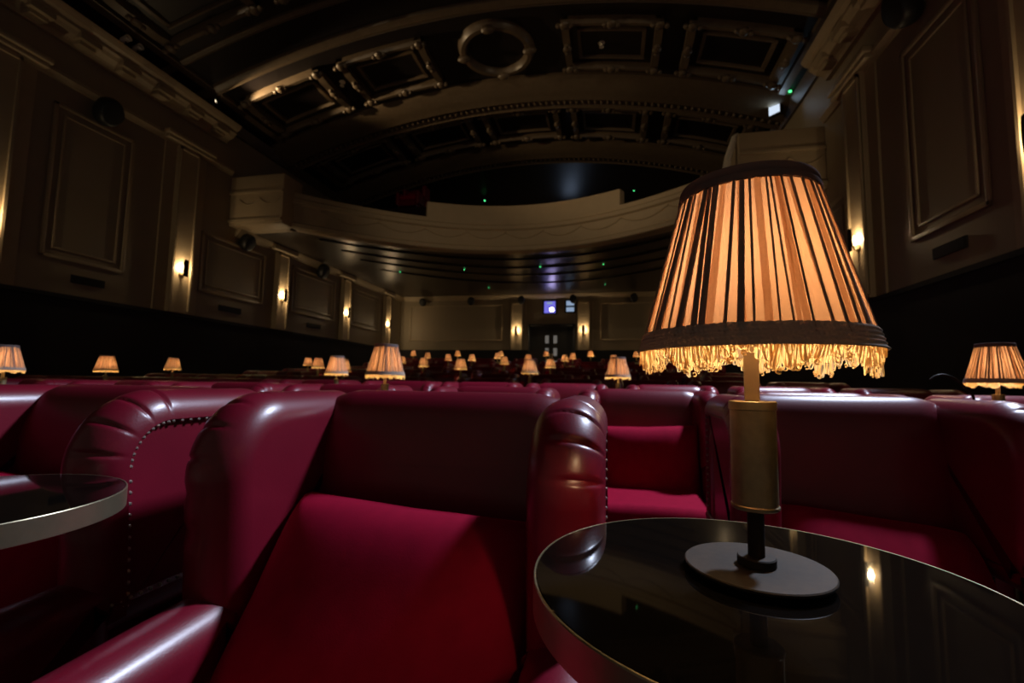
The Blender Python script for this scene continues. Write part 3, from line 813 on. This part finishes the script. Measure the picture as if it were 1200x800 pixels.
# ------------------------------------------------------------------ rows
FR = ['', 'second', 'third', 'fourth', 'fifth', 'sixth', 'seventh', 'eighth', 'ninth', 'tenth']
a = put_chair(-.387, .70, 0, 'foreground red leather armchair with slouching velvet cushion, left of the large lamp')
cu = cushion(a); cu.location = (-.005, .10, .525); cu.rotation_euler = (-.62, .06, 0); cu.scale = (1.04, 1.0, 1.15)
b = put_chair(.688, 1.33, 0, 'red leather armchair at the right edge behind the black glass table')
cu = cushion(b); cu.location = (.0, .115, .42); cu.rotation_euler = (-.72, .10, 0)
c = put_chair(-1.285, .69, 0, 'red leather armchair behind the brass rimmed table at the left edge')

table0 = make_table(); finish_table(table0, 0)
LAMPS = {1: [5, 452, 1167], 2: [125, 395, 724], 3: [203, 402.5, 621], 4: [373, 540], 5: [361, 496, 645], 6: [471, 591],
         7: [525, 553, 619, 662, 719], 8: [501, 583, 671], 9: [484, 536, 586.5, 640, 692, 746]}
DYL = {(3, 402.5): .0}
for r in range(1, 10):
    Y, Z = ROWY[r], ROWZ[r]
    ly = Y-.21
    lx = []
    for p in LAMPS[r]:
        P = on_y(p, 425, ly)
        lx.append(P.x)
    for i, X in enumerate(lx):
        n = len(lx)
        where = '%s from left, %s seat row' % (ORD[i+1], FR[r])
        t = table0 if r == 1 and i == 0 else copy_tree(table0); t.location = (X, ly, Z)
        tag(t, 'small round black table under the %s lamp, %s row' % (ORD[i+1]+' from left', FR[r]), 'table', 'round cocktail tables')
        l = copy_tree(lamp0); l.location = (X, ly, Z+TZ); l.rotation_euler = (0, 0, random.uniform(0, 6))
        tag(l, 'small lit fringed table lamp, %s' % where, 'lamp', 'fringed table lamps')
    # chairs: one on each side of every lamp, the rest evenly between
    HP = .4425
    lo_, hi_ = -7.35, 2.95
    xs = []
    marks = sorted(lx)
    # merge lamps that stand too close for two chairs between them
    prev = lo_-.05
    def fill(x0, x1):
        n = int((x1-x0+.02)/.80)
        n = min(n, int((x1-x0+.06)/.79)) if n > 0 else 0
        if n <= 0: return
        w = (x1-x0)/n
        if w > .885*1.25 and x0 > lo_ and x1 < hi_: w = w
        for k in range(n): xs.append((x0+w*(k+.5)))
    gap = .05
    cur = None
    for X in marks:
        if cur is None:
            m_ = X-gap
            while m_-.80 > lo_: xs.append(m_-.40); m_ -= .885
        else: fill(cur+gap, X-gap)
        cur = X
    m_ = cur+gap
    while m_+.80 < hi_: xs.append(m_+.40); m_ += .885
    xs = [x for x in sorted(xs) if -30 < px((x, Y+.3, Z+.9))[0] < 1235]
    for i, x in enumerate(xs):
        near = min(lx, key=lambda q: abs(q-x))
        j = lx.index(near)+1
        if abs(near-x) < .55:
            lab = 'red leather wing armchair just %s of the %s lamp from left, %s row' % ('left' if x < near else 'right', ORD[j], FR[r])
        else:
            lab = 'red leather wing armchair, %s chair from the left in the %s row' % (ORD[i+1], FR[r])
        o = put_chair(x, Y, Z, lab, 0, r <= 1)
        cu = cushion(o); cu.rotation_euler = (-.2+random.uniform(-.06, .06), random.uniform(-.05, .05), 0)
# armchair up on the balcony
o = put_chair(-5.9, 12.9, 6.0, 'pinkish armchair dimly lit up on the balcony at the left', 0, False)
MB().box(-7.4, -4.2, 12.4, 14.6, 4.45, 6.0).build('floor_balcony', CARPET, smooth=False)
struct(bpy.data.objects['floor_balcony'], 'raised step on the balcony floor', 'floor')
# thin curved rod beside the right-hand small lamp
Pa = on_y(1090, 445, 1.95); Pb = on_y(1112, 440.5, 1.95); Pc = on_y(1140, 463, 1.95)
pts = []
for k in range(13):
    t = k/12; q = Pa*(1-t)**2+(Pb*2-Pa*.5-Pc*.5)*2*t*(1-t)+Pc*t*t; pts.append(q)
pts.append(pts[-1]+Vector((.05, .03, -.18))); pts.append(pts[-1]+Vector((.0, .02, -.75)))
o = MB().tube([tuple(p) for p in pts], .004, 8).build('curved_rod', DARKMETAL); tag(o, 'thin dark curved rod arching up beside the right-hand small lamp', 'rod')

# ------------------------------------------------------------------ light and render settings
w = bpy.data.worlds.new('world'); SC.world = w; w.use_nodes = True
w.node_tree.nodes['Background'].inputs[0].default_value = (1, .82, .66, 1); w.node_tree.nodes['Background'].inputs[1].default_value = .052
SC.view_settings.view_transform = 'Standard'; SC.view_settings.look = 'None'; SC.view_settings.gamma = 1; SC.view_settings.exposure = 0
try: SC.view_settings.use_curve_mapping = False
except Exception: pass
SC.cycles.max_bounces = 8; SC.cycles.transparent_max_bounces = 8
SC.cycles.sample_clamp_indirect = 4
try: SC.cycles.use_denoising = True
except Exception: pass
